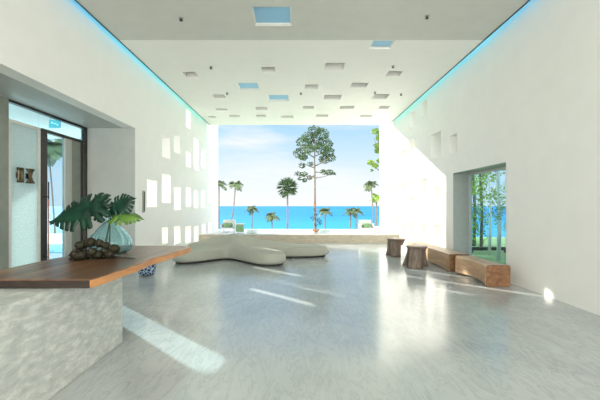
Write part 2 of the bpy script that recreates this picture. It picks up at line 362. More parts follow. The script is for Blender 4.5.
# ---------------------------------------------------------------- glazed facade at the left
XF = -5.5
d1 = empty('door_1', (XF, 7.9, 0)); d1['kind'] = 'structure'
def fb(name, y0, y1, z0, z1, mat, par, t=.05, dx=0):
    bm = bmesh.new(); box(bm, -t/2+dx, t/2+dx, y0-7.9, y1-7.9, z0, z1); return link(name, bm, mat, par)
fb('head_rail', 6.44, 8.86, 3.58, 3.63, 'dark_metal', d1, .09)
fb('door_rail', 7.30, 8.82, 3.20, 3.27, 'dark_metal', d1, .08)
fb('post', 7.24, 7.35, 0, 3.20, 'dark_metal', d1, .08)
fb('post', 8.60, 8.68, 0, 3.20, 'dark_metal', d1, .08)
fb('post', 8.78, 8.86, 0, 3.63, 'dark_metal', d1, .1)
fb('mullion', 8.02, 8.25, .0, 3.20, 'grey_wall', d1, .07)
fb('mullion', 8.25, 8.60, .0, 3.20, 'olive_post', d1, .05)
fb('leaf_pane', 7.46, 8.02, .02, 3.20, 'pane', d1, .012)
fb('transom_pane', 7.24, 8.78, 3.27, 3.58, 'pane', d1, .012)
fb('transom_pane', 6.48, 7.24, 3.27, 3.58, 'pane', d1, .012)
fb('stile', 7.35, 7.46, 0, 3.2, 'dark_metal', d1, .05)
pull = empty('door_handle', (0,0,0)); pull.parent = d1; pull.location = (0,0,0)
bm = bmesh.new(); tube(bm, [(.13,7.35-7.9,.35),(.13,7.35-7.9,1.75)], .013, 10); link('grip', bm, 'copper_wood', pull, True)
bm = bmesh.new(); tube(bm, [(.13,7.35-7.9,1.75),(.13,7.35-7.9,2.12)], .013, 10); tube(bm, [(.01,7.35-7.9,1.8),(.13,7.35-7.9,1.8)], .012, 8); tube(bm, [(.01,7.35-7.9,.5),(.13,7.35-7.9,.5)], .012, 8); link('mount', bm, 'dark_metal', pull, True)
w2 = empty('window_2', (XF, 6.8, 0)); w2['kind'] = 'structure'
bm = bmesh.new(); box(bm, -.02, .02, -.30, .38, .05, 3.20); link('frosted_pane', bm, 'frosted', w2)
bm = bmesh.new()
for a in ((-.36,-.30,0,3.26),(.38,.44,0,3.26),(-.30,.38,3.20,3.26),(-.30,.38,0,.05)): box(bm, -.04, .04, *a)
link('frame', bm, 'pale_frame', w2)
# hourglass ornaments on the frosted glass
for k, (yc, hw) in enumerate(((6.65,.075),(6.90,.105))):
    t = empty('wall_sconce', (XF+.03, yc, 2.06))
    bm = bmesh.new()
    prof = [(hw,0),(hw*.55,.07),(hw*.38,.145),(hw*.55,.22),(hw,.29)] if k else [(hw,0),(hw*.93,.07),(hw*.88,.145),(hw*.93,.22),(hw,.29)]
    lathe(bm, prof, 24, 0, 0); bmesh.ops.scale(bm, vec=(.6,1,1), verts=bm.verts); link('shade', bm, 'bronze', t, True, (.06,0,0))
    bm = bmesh.new(); box(bm, -.0095, .03, -hw*.35, hw*.35, .09, .2); link('wall_plate', bm, 'dark_metal', t)
    tag(t, ('bronze hourglass shaped sconce on the frosted glass, nearer the door' if k else 'straighter bronze sconce on the frosted glass, nearer the room corner'), 'sconce', 'bronze sconces on the frosted panel')
# exit sign in the side lobby
t = empty('exit_sign', (-5.70, 8.0, 3.44))
bm = bmesh.new(); box(bm, -.13, .13, -.015, .015, 0, .18, 0, .004); link('panel', bm, 'sign_cyan', t)
bm = bmesh.new(); box(bm, -.07,-.03,-.019,-.0155,.10,.135); box(bm, -.01,.05,-.019,-.0155,.085,.105); box(bm,.06,.09,-.019,-.0155,.05,.075); link('symbol', bm, 'sign_white', t)
for hx in (-.1,.1):
    bm = bmesh.new(); tube(bm, [(hx,0,.18),(hx,0,.26)], .005, 6); link('hanger', bm, 'steel', t)
tag(t, 'small cyan lit sign hanging behind the glass over the door', 'sign')
# narrow plate on the left wall
t = empty('wall_plate', (XL, 9.32, 1.42))
bm = bmesh.new(); box(bm, 0.003, .03, -.06, .06, 0, .6, 0, .004); link('plate', bm, 'steel', t)
bm = bmesh.new(); box(bm, .03, .05, -.012, .012, .04, .56); link('grip_bar', bm, 'shadow_gap', t)
tag(t, 'slim grey metal plate on the left wall beside the recess corner', 'plate')

# ---------------------------------------------------------------- reception desk
t = empty('reception_desk', (-2.45, 2.9, 0))
bm = bmesh.new(); box(bm, -2.95, -2.05, 1.2, 4.0, .0, .9, 0, .006)
for v in bm.verts: v.co -= Vector((-2.45,2.9,0))
link('stone_body', bm, 'desk_stone', t)
# live-edge slab
right = []; n = 22
for i in range(n+1):
    s = i/n; y = 2.87 + s*2.33; x = -1.75 + .13*s + .018*math.sin(s*9) + .008*math.sin(s*23)
    right.append((x, y))
left = []
for i in range(n+1):
    s = i/n; y = 2.87 + s*2.45; x = -2.90 + .22*s*s + .025*math.sin(s*8+1); left.append((x, y))
poly = right + [(-1.72,5.27),(-2.2,5.33)] + left[::-1]
poly = [(x+2.45, y-2.9) for x, y in poly]
ms = [1]*len(poly); ms[-1] = 2
bm = bmesh.new(); sides = prism(bm, poly, .905, .978, 0, ms)
es = [e for f in sides for e in f.edges if abs(e.verts[0].co.z-e.verts[1].co.z) < 1e-5 and e.verts[0].co.z > .95]
bmesh.ops.bevel(bm, geom=list(set(es)), offset=.008, segments=2, affect='EDGES')
s_ = link('wooden_top', bm, ['slab_wood','slab_edge','slab_end'], t); s_['label'] = 'live-edge brown wooden top'
tag(t, 'grey stone reception desk with thick live-edge wooden slab top', 'reception desk')
TOP = .978

# ---------------------------------------------------------------- vase with monstera
vx, vy = -2.46, 4.48
t = empty('glass_vase', (vx, vy, TOP+.001))
prof = [(.10,0),(.20,.004),(.245,.05),(.262,.12),(.255,.17),(.215,.24),(.15,.32),(.085,.39),(.05,.43),(.044,.455),(.056,.475),(.06,.485)]
rib = lambda a, z: (.035*math.cos(14*a) if .02 < z < .40 else 0)
bm = bmesh.new(); rings = lathe(bm, prof, 84, rib=rib, close=False)
inner = [(max(r-.010,.01), z+(.012 if z < .01 else 0)) for r, z in prof]
r2 = lathe(bm, inner, 84, rib=rib, close=False)
bm.faces.new(rings[0]); bm.faces.new(r2[0][::-1])
for k in range(84): bm.faces.new((rings[-1][k], rings[-1][(k+1)%84], r2[-1][(k+1)%84], r2[-1][k]))
link('body', bm, 'vase_glass', t, True)
tag(t, 'ribbed teal glass demijohn vase on the wooden desk top', 'vase')
def leaf_mesh(bm, base, d, up, L, W, droop=.25, cup=.12, lobes=9, gap=.20):
    d = Vector(d).normalized(); up = Vector(up); s = d.cross(up).normalized(); up = s.cross(d).normalized(); base = Vector(base)
    def P(u, v):   # u -1..1 across, v along
        w = W*.5*(math.sin(PI*min(1,max(0,(v*.93+.10)))**.8))**.75
        back = -.16*abs(u)**1.4*(1-v) if v < .5 else .10*abs(u)*(1-v)*2*.3
        return base + d*L*(v+back) + s*u*w - up*(droop*L*v*v + cup*W*abs(u)**1.6)
    N = lobes
    for sd in (-1, 1):
        for i in range(N):
            v0 = i/N; v1 = (i+1)/N
            g = gap*(v1-v0)/2
            cols = [0,.2,.40,.60,.80,.94,1.0]
            rows = []
            for u in cols:
                k = 0 if u <= .43 else (u-.43)/.57
                gg = g*min(1, k*3.5); sh = .07*u*u*(1 if i > 1 else -.5)
                a = v0 + gg + sh; b_ = v1 - gg + sh
                if u == 1.0: a += (v1-v0)*.16; b_ -= (v1-v0)*.16
                rows.append((bm.verts.new(P(sd*u, a)), bm.verts.new(P(sd*u, b_))))
            for q in range(len(cols)-1):
                bm.faces.new((rows[q][0], rows[q+1][0], rows[q+1][1], rows[q][1]))
t = empty('monstera_stems', (vx, vy, TOP+.03))
neck = Vector((0,0,.45))
def px3(px, py, y): return Vector(((px-CX)*y/F - vx, y - vy, EYE + (CY-py)*y/F - TOP - .03))
specs = [ # attach point, direction, normal, length, width, droop, mat
 (px3(100,204,4.35), (-1.0,-.15,-.30), (-.25,-1,.55), .66, .56, .10, 'leaf', 'large dark green split leaf hanging left'),
 (px3(104,216,4.45), (-.42,-.10,1.0), (.05,-1,.1), .30, .36, .05, 'leaf', 'upright dark green split leaf'),
 (px3(111,212,4.42), (.85,-.2,.55), (-.15,-1,.35), .36, .40, .08, 'leaf', 'dark green split leaf leaning right'),
 (px3(113,217,4.36), (1.0,-.3,.02), (0,-.75,.75), .44, .24, .06, 'leaf_lime', 'lime green leaf reaching right'),
 (px3(92,206,4.6), (-.9,.2,-.55), (-.1,-.9,.6), .36, .34, .12, 'leaf', 'dark green split leaf behind the large one')]
for p, d, u, L, W, dr, mt, lab in specs:
    bm = bmesh.new(); q = neck + Vector((0,0,-.40)); mid = neck.lerp(p, .5) + Vector((0,0,.05))
    bt = Vector((R.uniform(-.1,.1), R.uniform(-.1,.1), .0))
    tube(bm, [bt, neck*.55+bt*.4, neck, mid, p], [.007,.007,.007,.006,.006], 8)
    st = link('stem', bm, 'leaf', t, True)
    bm = bmesh.new(); leaf_mesh(bm, p, d, u, L, W, dr); bmesh.ops.remove_doubles(bm, verts=bm.verts, dist=.0008)
    lf = link('leaf', bm, mt, t, True); lf['label'] = lab
    md = lf.modifiers.new('thickness','SOLIDIFY'); md.thickness = .003
tag(t, 'cut monstera stems with split green leaves standing in the glass vase', 'leaves')

# fruit cluster
t = empty('fruit_cluster', (-2.50, 3.95, TOP+.001))
def pf(px, py, y): return Vector(((px-CX)*y/F + 2.50, y-3.95, EYE + (CY-py)*y/F - TOP))
fr = [(80,245.5,3.95),(85,244,4.02),(91,242.5,4.05),(99.5,243.5,4.05),(81.5,256,3.88),(92,252,3.85),(97.5,254.5,3.90),(106,246,4.05),(114.5,249,4.05),(105,252,3.98),(76,258,3.86),(88,257,3.98),(110,255,3.98),(79,252,4.05)]
for k, (px, py, y) in enumerate(fr):
    p = pf(px, py, y); r = R.uniform(.050,.060); p.z = max(p.z, r+.002)
    bm = bmesh.new(); bmesh.ops.create_uvsphere(bm, u_segments=20, v_segments=12, radius=r)
    for v in bm.verts:
        v.co.z *= .93; v.co *= 1 + .03*math.cos(3*math.atan2(v.co.y, v.co.x))
    rot = Matrix.Rotation(R.uniform(-.8,.8),3,'X') @ Matrix.Rotation(R.uniform(-.8,.8),3,'Y')
    bmesh.ops.rotate(bm, verts=bm.verts, cent=(0,0,0), matrix=rot)
    o = link('fruit', bm, 'fruit', t, True, p)
    bm = bmesh.new(); lathe(bm, [(.022,r*.87),(.03,r*.94),(.012,r*1.06),(.006,r*1.1)], 10); bmesh.ops.rotate(bm, verts=bm.verts, cent=(0,0,0), matrix=Matrix.Rotation(R.uniform(.6,1.3),3,'X') @ Matrix.Rotation(R.uniform(-.8,.8),3,'Y'))
    link('husk_cap', bm, 'fruit_dark', o, True)
bm = bmesh.new()
tube(bm, [pf(69,259,3.9), pf(80,261,3.92), pf(95,260,3.98), pf(112,257,4.05), pf(124,258,4.02), pf(135,258.5,4.0)], [.012,.02,.02,.02,.014,.005], 8)
for k in range(9):
    a = pf(80+k*4, 258.5, 3.97); px, py, y = fr[k]; b_ = pf(px, py, y); b_.z = max(.04, b_.z); tube(bm, [a, a.lerp(b_,.5)+Vector((0,0,.01)), b_], [.010,.008,.006], 6)
tube(bm, [pf(80,252,3.9), pf(74,250,3.88), pf(69,256,3.86)], [.02,.018,.01], 6)
for v in bm.verts: v.co.z = max(v.co.z, .002)
link('stalk', bm, 'fruit_dark', t, True)
tag(t, 'cluster of round olive palm fruits on a dark stalk, lying on the desk', 'fruit')

# blue ceramic stool
t = empty('ceramic_stool', (-3.47, 7.85, 0))
bm = bmesh.new(); lathe(bm, [(.06,0.002),(.155,.02),(.19,.10),(.205,.20),(.19,.32),(.155,.41),(.13,.43)], 36); link('body', bm, 'ceramic', t, True)
bm = bmesh.new(); lathe(bm, [(.135,.43),(.14,.44),(.12,.46),(.02,.465)], 36); link('seat', bm, 'ceramic', t, True)
tag(t, 'dark blue patterned glazed garden stool behind the desk', 'stool')

# ---------------------------------------------------------------- sculptural sofa
C0 = Vector((-2.0, 10.95)); 
arms = [((-3.05,9.82), .38, .38, .37), ((-.74,9.52), .42, .42, .36), ((-3.3,12.05), .5, .48, .50), ((.50,11.06), .46, .46, .34)]
fall = [.33, .5, .9, .6]
def dist_cap(p, a, b_, ra, rb):
    ab = b_-a; s = max(0, min(1, (p-a).dot(ab)/ab.dot(ab))); return (p-(a+ab*s)).length - (ra+(rb-ra)*s), s
def field(p):
    k = .13; acc = 0; hs = 0; ws = 0
    for (e, ra, rb, he), ex in zip(arms, fall):
        d, s = dist_cap(p, C0, Vector(e), ra, rb)
        w = math.exp(-d/k); acc += w; hs += w*(.74 + (he-.74)*(s**ex)); ws += w
    return -k*math.log(acc), hs/ws
NA = 240; out = []
for i in range(NA):
    a = 2*PI*i/NA; dr = Vector((math.cos(a), math.sin(a))); lo, hi = 0, 4.5
    # farthest inside point along the ray
    best = .2; r = .2
    while r < 4.5:
        if field(C0+dr*r)[0] < 0: best = r
        r += .02
    out.append(best)
for _ in range(4): out = [(out[i-1]+2*out[i]+out[(i+1)%NA])/4 for i in range(NA)]
out = [r_*1.03 for r_ in out]
ridges = [((-3.5,11.75),(-2.65,11.25),.09,.24), ((-2.65,11.25),(-1.95,10.85),.22,.34), ((-1.95,10.85),(-1.75,10.25),.34,.16), ((-1.75,10.25),(-1.1,9.75),.16,.0),
          ((-1.95,10.85),(-1.0,11.05),.34,.16), ((-1.0,11.05),(.5,11.15),.16,.0)]
def seat_h(p):
    acc = 0
    for a, b_, ha, hb in ridges:
        d, s = dist_cap(p, Vector(a), Vector(b_), 0, 0); acc = max(acc, (ha+(hb-ha)*s)*math.exp(-(d/.27)**2))
    base = .39 - .07*max(0, min(1, (p.x+2)/2.6)) - .16*max(0, min(1, (p.y-10.9)))*max(0, min(1, -p.x-2.0))
    return base + acc
def top_h(p, edge=1.0):
    return seat_h(p)
t = empty('sculptural_sofa', (C0.x-.03, C0.y-.16, 0))
bm = bmesh.new(); rings = []
ts = [0.06,.15,.25,.35,.45,.55,.64,.72,.79,.85,.90,.94,.97,.99]
for tt in ts:
    ring = []
    for i in range(NA):
        a = 2*PI*i/NA; q = Vector((math.cos(a), math.sin(a)))*out[i]*tt; dd = out[i]*(1-tt); e_ = max(0, 1-dd/.20); ring.append(bm.verts.new((q.x, q.y, top_h(C0+q)*(1-.24*(1-math.sqrt(max(0,1-e_*e_)))))))
    rings.append(ring)
for fz, ft in ((.70,1.0),(.45,1.01),(.24,1.012),(.12,1.0),(.07,.985)):
    ring = []
    for i in range(NA):
        a = 2*PI*i/NA; q = Vector((math.cos(a), math.sin(a)))*out[i]; h = top_h(C0+q)
        ring.append(bm.verts.new((q.x*ft, q.y*ft, .06 + (h-.06)*fz if fz > .07 else .06)))
    rings.append(ring)
for i in range(len(rings)-1):
    for k in range(NA): bm.faces.new((rings[i][k], rings[i][(k+1)%NA], rings[i+1][(k+1)%NA], rings[i+1][k]))
cv = bm.verts.new((0,0,top_h(C0)+.005))
for k in range(NA): bm.faces.new((cv, rings[0][k], rings[0][(k+1)%NA]))
bm.faces.new(rings[-1][::-1])
link('upholstery', bm, 'fabric', t, True)
bm = bmesh.new()
prism(bm, [(math.cos(2*PI*i/NA)*(out[i]*.985-.05), math.sin(2*PI*i/NA)*(out[i]*.985-.05)) for i in range(NA)], .001, .06)
link('plinth', bm, 'plinth', t)
tag(t, 'large grey green sculptural sofa with four rounded arms in the hall', 'sofa')

# ---------------------------------------------------------------- stump stools
def stump(center, legs, top_r, h, label):
    t = empty('stump_stool', (center[0], center[1], 0))
    bm = bmesh.new()
    lathe(bm, [(top_r*.70,h-.20),(top_r*.92,h-.06),(top_r,h-.03),(top_r,h-.012)], 28); 
    link('seat_block', bm, 'stool_wood', t, True)
    bm = bmesh.new(); lathe(bm, [(top_r,h-.012),(top_r*.97,h),(.01,h+.001)], 28); s_ = link('seat', bm, 'stool_top', t, True); s_['label'] = 'pale cut top'
    for (lx, ly, rb, rt) in legs:
        bm = bmesh.new(); d = Vector((lx-center[0], ly-center[1])); 
        top = d.normalized()*max(0, top_r-rt)*.95
        n = 9; prev = None; rings = []
        for i in range(n):
            s = i/(n-1); z = h-.03 - (h-.03)*s; cx_ = top.x + (d.x-top.x)*s**1.3; cy_ = top.y + (d.y-top.y)*s**1.3
            r = rt + (rb-rt)*s**1.2 - .012*math.sin(PI*s)
            rings.append([bm.verts.new((cx_+r*math.cos(2*PI*k/18)*(1+.05*math.sin(3*2*PI*k/18+i*.2)), cy_+r*.85*math.sin(2*PI*k/18), z)) for k in range(18)])
        for i in range(n-1):
            for k in range(18): bm.faces.new((rings[i][k], rings[i][(k+1)%18], rings[i+1][(k+1)%18], rings[i+1][k]))
        bm.faces.new(rings[0]); bm.faces.new(rings[-1])
        link('leg', bm, 'stool_wood', t, True)
    tag(t, label, 'stool', 'carved stump stools by the benches'); return t
stump((3.15,8.95), [(3.03,8.72,.195,.175),(2.96,9.25,.10,.12),(3.42,9.05,.085,.12)], .27, .56, 'nearer grey brown stump stool with splayed carved legs')
stump((3.20,10.95), [(3.11,10.74,.165,.18),(2.97,11.1,.085,.13),(3.34,11.2,.08,.13)], .29, .56, 'farther grey brown stump stool, nearer the bright sea end')

# ---------------------------------------------------------------- log benches
def bench(x0, x1, y0, y1, h, waist, label, endlab, k):
    t = empty('log_bench', ((x0+x1)/2, (y0+y1)/2, 0)); cx, cy = (x0+x1)/2, (y0+y1)/2
    bm = bmesh.new(); n = 22; rings = []
    for i in range(n+1):
        s = i/n; y = y0+(y1-y0)*s; w = math.sin(PI*s)
        xa = x0 + waist*w + .01*math.sin(s*9); xb = x1 - .02*w; zb = .0 + (.045*w if k == 0 else .03*w); zt = h - .012*w
        rr = .05 if k == 0 else .025
        pts = []
        for (cx_, cz, a0) in ((xa+rr, zb+rr, PI), (xb-rr, zb+rr, 1.5*PI), (xb-rr, zt-rr, 0), (xa+rr, zt-rr, .5*PI)):
            for j in range(4):
                a = a0 + j/3*PI/2
                bul = .018*math.sin(PI*(cz/h)) if k == 0 else 0
                pts.append((cx_+rr*math.cos(a)-cx, y-cy, cz+rr*math.sin(a)+.002))
        rings.append([bm.verts.new(p) for p in pts])
    m_ = len(rings[0])
    for i in range(n):
        for j in range(m_):
            bm.faces.new((rings[i][j], rings[i][(j+1)%m_], rings[i+1][(j+1)%m_], rings[i+1][j]))
    link('log_body', bm, 'bench_wood', t, True)
    ring0 = [v for v in range(m_)]
    for (i, nm) in ((0,'near'), (n,'far')):
        bm = bmesh.new(); s = i/n; y = (y0 if i == 0 else y1)-cy; e = -.012 if i == 0 else .012
        xa, xb, zb, zt = x0-cx, x1-cx, .0, h; rr = .05 if k == 0 else .025
        pts = []
        for (cx_, cz, a0) in ((xa+rr, zb+rr, PI), (xb-rr, zb+rr, 1.5*PI), (xb-rr, zt-rr, 0), (xa+rr, zt-rr, .5*PI)):
            for j in range(4):
                a = a0 + j/3*PI/2; pts.append((cx_+rr*math.cos(a), cz+rr*math.sin(a)+.002))
        a_ = [bm.verts.new((x, y, z)) for x, z in pts]; b_ = [bm.verts.new((x*.97, y+e, (z-h/2)*.96+h/2)) for x, z in pts]
        for j in range(len(pts)): bm.faces.new((a_[j], a_[(j+1)%len(pts)], b_[(j+1)%len(pts)], b_[j]))
        bm.faces.new(b_); o = link('cut_end', bm, 'bench_end', t)
        o['label'] = 'dark brown sawn end'
    tag(t, label, 'bench', 'solid log benches along the right wall')
bench(3.73, 4.22, 6.72, 8.02, .43, .09, 'short pale log bench under the window, nearest the viewer', '', 0)
bench(3.70, 4.20, 8.27, 11.4, .43, .03, 'long brown timber bench behind the short log bench', '', 1)

# ---------------------------------------------------------------- terrace at the sea end
bm = bmesh.new(); box(bm, -9, XR+.5, 14.7, 15.1, -.2, .35); struct(link('trim_3', bm, 'travertine'))
bm = bmesh.new(); box(bm, -9, -3.3, 15.1, 18.55, -.2, .34); box(bm, 2.4, XR+.5, 15.1, 18.55, -.2, .34); struct(link('floor_terrace', bm, 'deck'))
bm = bmesh.new(); box(bm, -3.3, 2.4, 15.1, 18.40, -.2, .325); o = link('infinity_pool', bm, 'water'); tag(o, 'pale shallow reflecting pool beyond the stone step', 'pool')
bm = bmesh.new(); box(bm, -3.3, 2.4, 18.40, 18.55, -.2, .345); struct(link('trim_4', bm, 'deck'))
bm = bmesh.new(); box(bm, -40, XL-.3, 10.6, 20, -.3, -.02); struct(link('floor_court', bm, 'path'))
bm = bmesh.new(); box(bm, -14, -7.3, 11.6, 13.4, -.02, .02); tag(link('plunge_pool', bm, 'pool_blue'), 'turquoise pool seen through the glass door', 'pool')
bm = bmesh.new(); box(bm, -14.2, -7.0, 13.4, 13.6, -.02, .12); struct(link('trim_5', bm, 'deck'))
bm = bmesh.new(); box(bm, XR+.5, 16, 4, 18, -.5, -.1); struct(link('floor_garden', bm, 'ground'))
bm = bmesh.new(); box(bm, -160, 160, 18.6, 56, -3.6, -3.5); struct(link('floor_beach', bm, 'ground'))
bm = bmesh.new()
vs = [bm.verts.new(p) for p in ((-9000,50,-5),(9000,50,-5),(9000,14000,-5),(-9000,14000,-5))]; bm.faces.new(vs)
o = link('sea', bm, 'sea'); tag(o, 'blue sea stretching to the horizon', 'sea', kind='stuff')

def armchair(px, y, label, green_w=.34, flip=1):
    x = (px-CX)*y/F; t = empty('terrace_chair', (x, y, .345))
    w = .30
    bm = bmesh.new(); box(bm, -w, w, -.28, .28, .16, .22, 0, .01); link('seat', bm, 'white_paint', t)
    bm = bmesh.new(); box(bm, -w, w, .22, .28, .22, .58, 0, .012); link('backrest', bm, 'white_paint', t)
    for s in (-1, 1):
        bm = bmesh.new(); box(bm, s*w-.03, s*w+.03, -.28, .22, .22, .42, 0, .01); link('armrest', bm, 'white_paint', t)
        for yy in (-.25, .25):
            bm = bmesh.new(); box(bm, s*(w-.03)-.02, s*(w-.03)+.02, yy-.02, yy+.02, 0, .16); link('leg', bm, 'white_paint', t)
    bm = bmesh.new(); box(bm, -green_w/2, green_w/2, -.27, .18, .225, .42, 0, .03); link('cushion', bm, 'green_cushion', t)
    tag(t, label, 'chair', 'white terrace chairs'); return t
armchair(366, 16.35, 'white terrace chair with green cushion beside the right wall end')
armchair(228.5, 16.5, 'white terrace chair at the left wall end')
def side_cube(px, y, w, h, mat, name, label, cat):
    x = (px-CX)*y/F; t = empty(name, (x, y, .345))
    bm = bmesh.new(); box(bm, -w/2, w/2, -w/2, w/2, .03, h-.05, 0, .012); link('body', bm, mat, t)
    bm = bmesh.new(); box(bm, -w/2-.01, w/2+.01, -w/2-.01, w/2+.01, h-.05, h, 0, .015); link('top', bm, mat if mat != 'green_cushion' else 'white_paint', t)
    for sx in (-1,1):
        for sy in (-1,1):
            bm = bmesh.new(); box(bm, sx*(w/2-.04)-.02, sx*(w/2-.04)+.02, sy*(w/2-.04)-.02, sy*(w/2-.04)+.02, 0, .03); link('foot', bm, 'white_paint', t)
    tag(t, label, cat)
side_cube(377, 16.3, .30, .28, 'white_paint', 'side_table', 'low white cube table right of the green cushioned chair', 'table')
side_cube(240, 16.3, .34, .42, 'green_cushion', 'pouf', 'sage green cube pouf beside the left terrace chair', 'pouf')

# ---------------------------------------------------------------- planting
def leafcloud(bm, clumps, n, size, rnd, squash=.8):
    tot = sum(c[3]**2 for c in clumps)
    for cx, cy, cz, r in clumps:
        for _ in range(int(n*r*r/tot)):
            while True:
                p = Vector((rnd.uniform(-1,1), rnd.uniform(-1,1), rnd.uniform(-1,1)))
                if p.length <= 1: break
            p = p * (p.length**-.35 if p.length > .1 else 1)
            c_ = Vector((cx + p.x*r, cy + p.y*r, cz + p.z*r*squash))
            a = Vector((rnd.gauss(0,1), rnd.gauss(0,1), rnd.gauss(0,.6))).normalized(); b_ = a.cross(Vector((rnd.gauss(0,1), rnd.gauss(0,1), rnd.gauss(0,1)))).normalized()
            s = size*rnd.uniform(.6,1.3)
            bm.faces.new([bm.verts.new(c_ + a*s), bm.verts.new(c_ + b_*s*.45), bm.verts.new(c_ - a*s), bm.verts.new(c_ - b_*s*.45)])
def pxyz(px, py, y): return ((px-CX)*y/F, y, EYE + (CY-py)*y/F)
G = -3.5
# tall tree
Y = 35; k = Y/F
t = empty('tall_tree', (pxyz(315,0,Y)[0], Y, G)); ox = t.location.x
def L(px, py, dy=0): p = pxyz(px, py, Y); return (p[0]-ox, dy, p[2]-G)
bm = bmesh.new(); tube(bm, [L(315,258), L(315.2,230), L(315,200), L(315,176), L(314.5,160), L(315,145), L(314,132)], [.15,.13,.11,.09,.07,.05,.03], 10)
for a in ((315,177,298,174,-.6),(315,178,333,173,.5),(315,168,300,160,.6),(315,166,331,157,-.7),(315,158,300,148,-.6),(315,156,329,148,.7),(314.8,150,305,138,.5),(314.8,148,326,138,-.6),(315,175,306,179,.3),(315,172,326,170,.9)):
    tube(bm, [L(a[0],a[1]), L((a[0]+a[2])/2, (a[1]+a[3])/2+1, a[4]*.6), L(a[2],a[3],a[4]*1.4)], [.07,.045,.02], 6)
link('trunk', bm, 'bark', t, True)
cl = []
for px, py, r, dy in ((314,131,6,0),(308,136,6,.6),(321,136,6.5,-.6),(303,144,6,-.5),(315,143,6,.8),(326,143,6.5,.4),(300,152,6,.6),(309,151,5,-.9),(322,150,6,-.5),(329,152,5.5,.3),
     (303,158,4,-.5),(325,158,5,.8),(331,158,4,0),(302,165,3,.4),(310,165,2.6,-.5),(298,173,3,.7),(304,175,3.2,-.6),(310,177,2.5,.4),(305,180,2.6,0),(323,173,3,-.7),(330,172,3.4,.5),(334,173,2,.2),(300,178,2,.5)):
    p = L(px, py, dy*1.3); cl.append((p[0], p[1], p[2], r*k))
bm = bmesh.new(); leafcloud(bm, [(a,b_,c_,d*1.18) for a,b_,c_,d in cl], 4200, .12, random.Random(3)); link('foliage', bm, 'tree_leaf', t)
tag(t, 'tall slender tree with airy crown at the middle of the sea view', 'tree')
# fan palm
def fan_palm(px, py, Y, w, label, bpx=None):
    x, _, z = pxyz(px, py, Y); bx = pxyz(bpx or px, 0, Y)[0]; t = empty('fan_palm', (bx, Y, G)); r = w*Y/F
    bm = bmesh.new(); tube(bm, [(0,0,0),((x-bx)*.5,0,(z-G)*.5),(x-bx,0,z-G)], [.11,.09,.075], 10); link('trunk', bm, 'bark', t, True)
    bm = bmesh.new(); rnd = random.Random(int(px))
    for i in range(95):
        a = rnd.uniform(0, 2*PI); e = math.asin(rnd.uniform(-.95,.98)); d = Vector((math.cos(a)*math.cos(e), math.sin(a)*math.cos(e), math.sin(e)))
        c_ = Vector((x-bx,0,z-G)) + d*r*.45
        s = d.cross(Vector((0,0,1))).normalized(); u = s.cross(d)
        for j in range(-4,5):
            an = j*.24; dd = (d*math.cos(an)+s*math.sin(an)).normalized(); tip = c_ + dd*r*.58*(1-.03*abs(j)) - Vector((0,0,.05*r))
            b0 = c_ + dd*r*.25; q = s*.035*r
            bm.faces.new([bm.verts.new(c_), bm.verts.new(b0+q+u*.02), bm.verts.new(tip), bm.verts.new(b0-q-u*.02)])
        tube(bm, [(x-bx,0,z-G), c_], .012, 4)
    link('crown', bm, 'fan_leaf', t); tag(t, label, 'palm tree'); return t
fan_palm(287.5, 187.5, 32, 12, 'fan palm with round crown left of the tall tree')
def coco(px, py, Y, w, label, bpx=None, n=22, mat='palm_leaf', curve=0, group=None, droop=1.0, h=None):
    x, _, z = pxyz(px, py, Y); bx = pxyz(bpx or px, 0, Y)[0]; g = G if h is None else h
    t = empty('coconut_palm', (bx, Y, g)); Lr = 1.12*w*Y/F; zz = z-g; dx = x-bx
    bm = bmesh.new(); tube(bm, [(0,0,0),(dx*.25,0,zz*.35),(dx*(.6+curve),0,zz*.7),(dx,0,zz)], [.085,.065,.055,.045], 8); link('trunk', bm, 'bark', t, True)
    bm = bmesh.new(); rnd = random.Random(int(px*7))
    for i in range(n):
        a = 2*PI*i/n + rnd.uniform(-.2,.2); e = rnd.uniform(-.1,1.1); d = Vector((math.cos(a)*math.cos(e), math.sin(a)*math.cos(e), math.sin(e))); c_ = Vector((dx,0,zz)); pts = []
        for j in range(8):
            s = j/7; pts.append(c_ + d*Lr*s - Vector((0,0,droop*(.35+.4*math.cos(e))*Lr*s*s)))
        side = Vector((-math.sin(a), math.cos(a), 0))
        for j in range(7):
            for q in (0,.5):
                p0 = pts[j].lerp(pts[j+1], q); p1 = pts[j].lerp(pts[j+1], q+.4); ll = Lr*.34*(math.sin(PI*(.12+.83*(j+q)/7)))
                for sg in (-1,1):
                    o_ = side*sg*ll*.75 - Vector((0,0,ll*.6)) + d*ll*.3
                    bm.faces.new([bm.verts.new(p0), bm.verts.new(p1), bm.verts.new(p1+o_*.98), bm.verts.new(p0+o_*.98)])
    link('crown', bm, mat, t); tag(t, label, 'palm tree', group); return t
coco(235.5, 184, 30, 9, 'leaning coconut palm with curved trunk near the left wall', bpx=226, curve=.22)
coco(252, 208.5, 30, 7.5, 'low palm right of the leaning palm')
coco(272, 215, 29, 8, 'lowest palm, left of the fan palm')
coco(325, 210.5, 30, 8, 'small palm just right of the tall tree')
coco(350.5, 211, 29, 8, 'left palm of the low close pair by the right wall')
coco(356, 210, 31, 7.5, 'right palm of the low close pair by the right wall')
coco(219, 184, 27, 9, 'palm mostly hidden behind the left wall end')
coco(371, 184, 27, 8.5, 'palm beside the right wall end with bushy crown', bpx=376)
coco(376.5, 196, 25, 7.5, 'shorter palm against the right wall end', mat='bright_leaf')
coco(48, 146, 26, 24, 'tall palm seen through the glass door', bpx=57)
